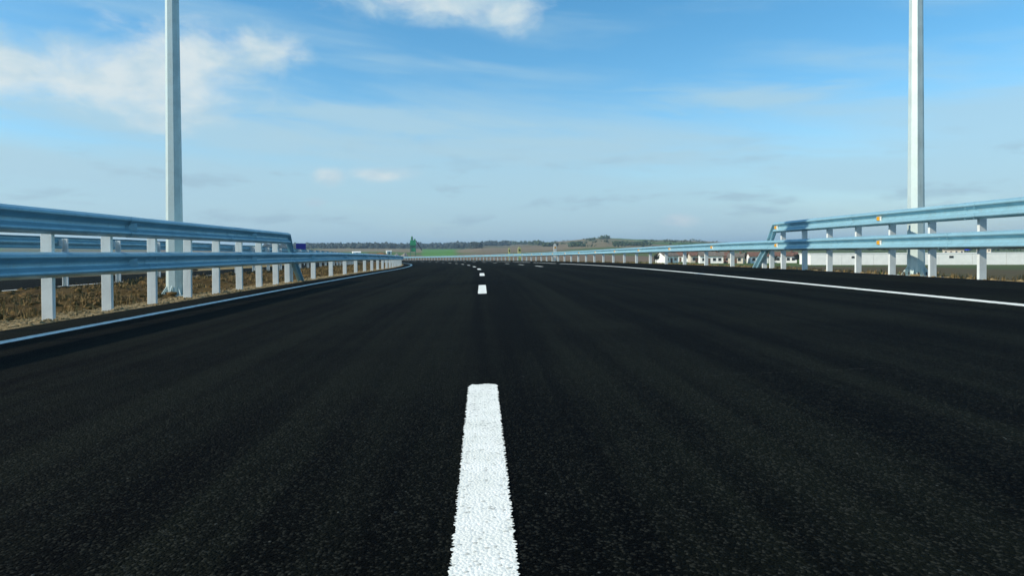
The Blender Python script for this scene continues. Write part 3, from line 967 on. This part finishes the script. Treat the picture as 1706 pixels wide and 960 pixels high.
# blue road sign by the opposite carriageway
M_SIGN = simple('sign_blue', (0.004, 0.008, 0.30), 0.35, 0, 0.05)
a = az_of_px(501.5); X, Y = 105 * math.sin(a), 105 * math.cos(a)
s__, n__ = sn_of(np.array(X), np.array(Y))
zg = float(P(s__, n__)[2])
sg = tag(empty('road_sign', (X, Y, zg), -a), 'plain deep blue rectangular road sign beside the opposite carriageway', 'sign')
zt = EYE + 17.5 / FPX * 105 - zg - 0.2
d = MB(); d.box(-.70, .70, -.03, 0, zt - 1.25, zt); d.build('panel', M_SIGN, sg)
d = MB()
for q in ((-.72, .72, -.04, .01, zt, zt + .025), (-.72, .72, -.04, .01, zt - 1.275, zt - 1.25)): d.box(*q)
d.build('frame', M_GALV, sg)
for x in (-.45, .45):
    d = MB(); d.tube((x, .05, -.6), (x, .05, zt - .05), .04, .04, 8); d.build('post', M_POST, sg)

# green plant tower
a = az_of_px(688.5); rT = 520.0
X, Y = rT * math.sin(a), rT * math.cos(a)
zg = float(terrain(np.array(X), np.array(Y)))
tw = tag(empty('plant_tower', (X, Y, zg), -a), 'bright green mixing plant tower on legs with a thin upper stack', 'tower')
M_GREEN = simple('green_enamel', (0.015, 0.33, 0.13), 0.4, 0, 0.12, 0.5)
M_GREEN2 = simple('dark_green_enamel', (0.01, 0.16, 0.075), 0.5, 0, 0.12, 0.5)
zb = EYE - zg
def zz(y): return zb + (420.6 - y) / FPX * rT
d = MB(); d.box(-2.3, 2.0, -2, 2, zz(408.5), zz(400.5)); d.build('bunker', M_GREEN, tw)
d = MB(); d.prism([(-2.0, zz(408.5)), (1.7, zz(408.5)), (1.0, zz(413)), (-1.0, zz(413))], 'y', -1.7, 1.7); d.build('hopper', M_GREEN2, tw)
d = MB(); d.tube((-.9, 0, zz(401)), (-.9, 0, zz(395.5)), .75, .75, 12); d.tube((-.9, 0, zz(395.5)), (-.9, 0, zz(393.8)), .75, .3, 12); d.build('stack', M_GREEN2, tw)
d = MB(); d.tube((1.2, 0, zz(400.4)), (1.2, 0, zz(398.2)), .6, .6, 12); d.build('vent', M_GREEN, tw)
d = MB(); d.box(-1.6, 1.9, -1.8, 1.8, zz(419.5), zz(413.3)); d.build('mixer_house', M_GREEN, tw)
for x in (-2.1, 1.8):
    for y in (-1.9, 1.9):
        d = MB(); d.box(x - .2, x + .2, y - .2, y + .2, -1, zz(408.6)); d.build('leg', M_GREEN2, tw)
d = MB(); d.tube((2.2, 0, zz(401.5)), (6.5, 0, zz(417)), .35, .35, 8); d.build('elevator_chute', M_DARK, tw)

# white shed and gravel heaps by the plant
def shed(px, r, wdt, dep, h, label, mw=M_WHITE, mr=M_WHITE):
    a = az_of_px(px); X, Y = r * math.sin(a), r * math.cos(a)
    root = tag(empty('shed', (X, Y, float(terrain(np.array(X), np.array(Y)))), -a + .15), label, 'shed')
    d = MB(); d.box(-wdt / 2, wdt / 2, -dep / 2, dep / 2, -1, h); d.build('wall', mw, root)
    d = MB(); d.prism([(-dep / 2 - .3, h + .02), (dep / 2 + .3, h + .02), (0, h + dep * .16)], 'x', -wdt / 2 - .3, wdt / 2 + .3); d.build('roof', mr, root)
    d = MB(); d.box(-.9, .9, -dep / 2 - .05, -dep / 2 + .02, 0, 2.4); d.build('door', M_DARK, root)
shed(594, 640, 7, 6, 2.9, 'white site shed near the brown earth bank')
shed(648, 700, 5, 4, 3.2, 'small pale hut between the earth bank and green tower')
M_STONE = make_soil('pale_stone_heap', [(0.20, 0.19, 0.17), (0.32, 0.30, 0.27), (0.25, 0.22, 0.18)], 0.8, 0.2)
M_BANK = make_soil('earth_bank', [(0.16, 0.085, 0.035), (0.26, 0.15, 0.065), (0.12, 0.08, 0.035)], 0.5, 0.2)
def heap(name, px, r, L, Wd, H, material, label, cat, group=None, power=1.0):
    a = az_of_px(px); X, Y = r * math.sin(a), r * math.cos(a)
    zg = float(terrain(np.array(X), np.array(Y)))
    u_ = np.linspace(-1, 1, 41); v_ = np.linspace(-1, 1, 17)
    U, Vv = np.meshgrid(u_, v_, indexing='ij')
    rr_ = np.clip(1 - np.abs(U) ** (2 * power) - Vv ** 2, 0, 1) ** 0.8
    Z = H * rr_ * (0.75 + 0.5 * fbm(U * 4 + px, Vv * 2 + 5, 4, 91)) - 0.4
    V = np.stack([U * L / 2, Vv * Wd / 2, Z], -1).reshape(-1, 3)
    o = obj(name, np_mesh(name, V, grid_faces(41, 17)[:, ::-1], material))
    o.location = (X, Y, zg); o.rotation_euler = (0, 0, -a)
    return tag(o, label, cat, group)
heap('earth_bank', 610, 330, 31, 12, 4.9, M_BANK, 'long brown earth bank beyond the curving guard rail', 'earth bank', power=3)
heap('stone_heap', 661, 470, 5.5, 5, 4.3, M_STONE, 'pale stone heap beside the earth bank', 'heap')
heap('stone_heap', 674, 480, 6.5, 5, 4.6, M_STONE, 'pale stone heap right beside the green tower', 'heap')

# marker posts beyond the curve
M_YEL = simple('yellow_paint', (0.74, 0.68, 0.26), 0.5)
def marker(px, s, n, h, wd, material, label):
    p = P(s, n)
    root = tag(empty('marker_post', tuple(p.tolist()), head(s)), label, 'marker post')
    d = MB(); d.prism([(-wd / 2, -.3), (wd / 2, -.3), (wd / 2, h - wd * .4), (wd * .2, h), (-wd * .2, h), (-wd / 2, h - wd * .4)], 'y', -.05, .05); d.build('body', material, root)
    d = MB(); d.box(-wd * .3, wd * .3, -.056, -.0505, h * .72, h * .84); d.build('reflector', M_AMBER if material is M_WHITELENS else M_DARK, root)
def s_for(px, n):
    best = min(np.arange(30, 170, 0.5), key=lambda s: abs(853 + FPX * math.tan(math.atan2(*P(s, n)[:2]) - YAW) - px))
    return float(best)
for px, h, wd, mm, lb_ in ((866, 1.75, .40, M_YEL, 'broad yellow marker post behind the curving right guard rail'),
                           (848.5, 1.75, .26, M_YEL, 'slim yellow marker post farther along the curving right guard rail'),
                           (925, 1.75, .26, M_WHITELENS, 'white marker post rising above the right guard rail')):
    marker(px, s_for(px, 9.5), 9.5, h, wd, mm, lb_)

# ------------------------------------------------------------------ trees
M_LEAF = simple('dark_foliage', (0.014, 0.028, 0.017), 0.8, 0, 0.35, 0.5)
M_LEAF2 = simple('mid_foliage', (0.040, 0.072, 0.026), 0.8, 0, 0.35, 0.5)
M_BARK = simple('bark', (0.09, 0.065, 0.045), 0.9)
def tree(px, r, h, label, group, material):
    a = az_of_px(px); X, Y = r * math.sin(a), r * math.cos(a)
    z = float(terrain(np.array(X), np.array(Y)))
    root = tag(empty('tree', (X, Y, z), random.random() * 6), label, 'tree', group)
    d = MB(); d.tube((0, 0, -.3), (.05, 0, h * .45), h * .035, h * .02, 7)
    for k in range(4):
        aa = k * 1.6 + random.random()
        d.tube((0, 0, h * (.28 + .04 * k)), (math.cos(aa) * h * .22, math.sin(aa) * h * .22, h * (.55 + .06 * k)), h * .014, h * .006, 5)
    d.build('trunk', M_BARK, root)
    nl = 420
    th = rng.random(nl) * 6.28; ph = np.arccos(rng.uniform(-1, 1, nl)); rad = rng.random(nl) ** .45
    lob = 0.75 + 0.35 * np.sin(th * 3 + px) * np.sin(ph * 2)
    c = np.stack([np.cos(th) * np.sin(ph) * rad * lob * h * .36, np.sin(th) * np.sin(ph) * rad * lob * h * .36, h * .62 + np.cos(ph) * rad * lob * h * .36], 1)
    V = (c[:, None, :] + (rng.random((nl, 4, 3)) - .5) * h * .13).reshape(-1, 3)
    o4 = np.arange(nl)[:, None] * 4
    F = np.concatenate([o4 + [0, 1, 2], o4 + [0, 2, 3], o4 + [1, 2, 3]])
    obj('crown', np_mesh('crown', V, F, material, False), root)
TG = 'dark round trees among the village houses'
for px, r, h, wh in ((1094, 285, 4.2, 'standing alone beyond the last small white house'), (1122, 340, 5.0, 'between the small farthest house and the dark red roof'),
                     (1147, 310, 4.6, 'beside the narrow cream house, towards the dark red roof'), (1166, 335, 5.2, 'between the narrow cream house and wide white house'),
                     (1217, 320, 4.8, 'between the brick-orange house and the cream house'), (1243, 300, 4.8, 'between the cream house and the rail-end white house'),
                     (1277, 310, 5.0, 'tall, in the wide gap beside the rail-end white house'), (1290, 280, 3.4, 'low, in the gap before the last white house'),
                     (1328, 285, 4.0, 'in front of the last white house wall'), (1338, 300, 4.6, 'at the corner of the long white building')):
    tree(px, r, h, 'dark leafy tree ' + wh, TG, M_LEAF)

# far woods: one mass of crowns over the ridges
pts, hs = [], []
def wood(x0, x1, y0, y1, count, hmin, hmax, rmin=700):
    got = 0
    for _ in range(count * 3):
        if got >= count: break
        px = random.uniform(x0, x1); y = random.uniform(y0, y1)
        hit = ground_hit(px, y, rmin, 2640)
        if hit is None: continue
        pts.append(hit[:3]); hs.append(random.uniform(hmin, hmax)); got += 1
wood(440, 800, 408.6, 414.5, 900, 6, 11, 1000)
wood(800, 850, 405.5, 410, 110, 5, 10, 1000)
n_dark = len(pts)
wood(850, 905, 404.5, 408.5, 90, 4, 7, 900)
wood(1024, 1082, 406.5, 410, 120, 3, 6, 700)
wood(950, 972, 407.5, 411.5, 50, 4, 7, 700)
wood(903, 925, 408, 411, 30, 4, 6, 700)
wood(998, 1014, 396.5, 399, 26, 3, 6.5, 1000)
wood(975, 990, 399.5, 402, 16, 3, 5, 1000)
wood(880, 1180, 400, 412, 45, 2.5, 4, 700)
wood(1084, 1330, 400.5, 404, 26, 3, 5, 1000)
wood(1380, 1700, 411, 418, 160, 4, 8, 500)
pts = np.array(pts); hs = np.array(hs)
# four lumpy masses per crown
for lo_, hi_, mm_, lb_ in ((0, n_dark, M_LEAF, 'dark wood along the far ridge behind the green tower'),
                           (n_dark, len(pts), M_LEAF2, 'loose green copses and hedges on the far hill slopes')):
    pp, hh = pts[lo_:hi_], hs[lo_:hi_]
    P4 = np.repeat(pp, 5, 0) + np.concatenate([(rng.random((len(pp) * 5, 2)) - .5) * 7, rng.random((len(pp) * 5, 1)) ** 1.3 * np.repeat(hh, 5)[:, None] * .75], 1)
    scatter('far_wood', P4, np.repeat(hh, 5) * rng.uniform(.16, .42, len(P4)), mm_, 0.95, .5, lb_, 'woods')

# ------------------------------------------------------------------ haze in the air
HAZE = 1.8e-4
if HAZE:
    mh = D.materials.new('haze_air'); mh.use_nodes = True
    nt = mh.node_tree; nt.nodes.clear()
    pv = nt.nodes.new('ShaderNodeVolumePrincipled'); oo = nt.nodes.new('ShaderNodeOutputMaterial')
    pv.inputs['Density'].default_value = HAZE
    pv.inputs['Color'].default_value = (0.58, 0.80, 1.0, 1)
    pv.inputs['Anisotropy'].default_value = 0.2
    nt.links.new(pv.outputs[0], oo.inputs['Volume'])
    d = MB(); d.box(-9600, 9600, -9600, 9600, -460, 130)
    hb = d.build('haze', mh)
    tag(hb, 'thin pale blue haze in the air over the fields', 'haze', kind='stuff')
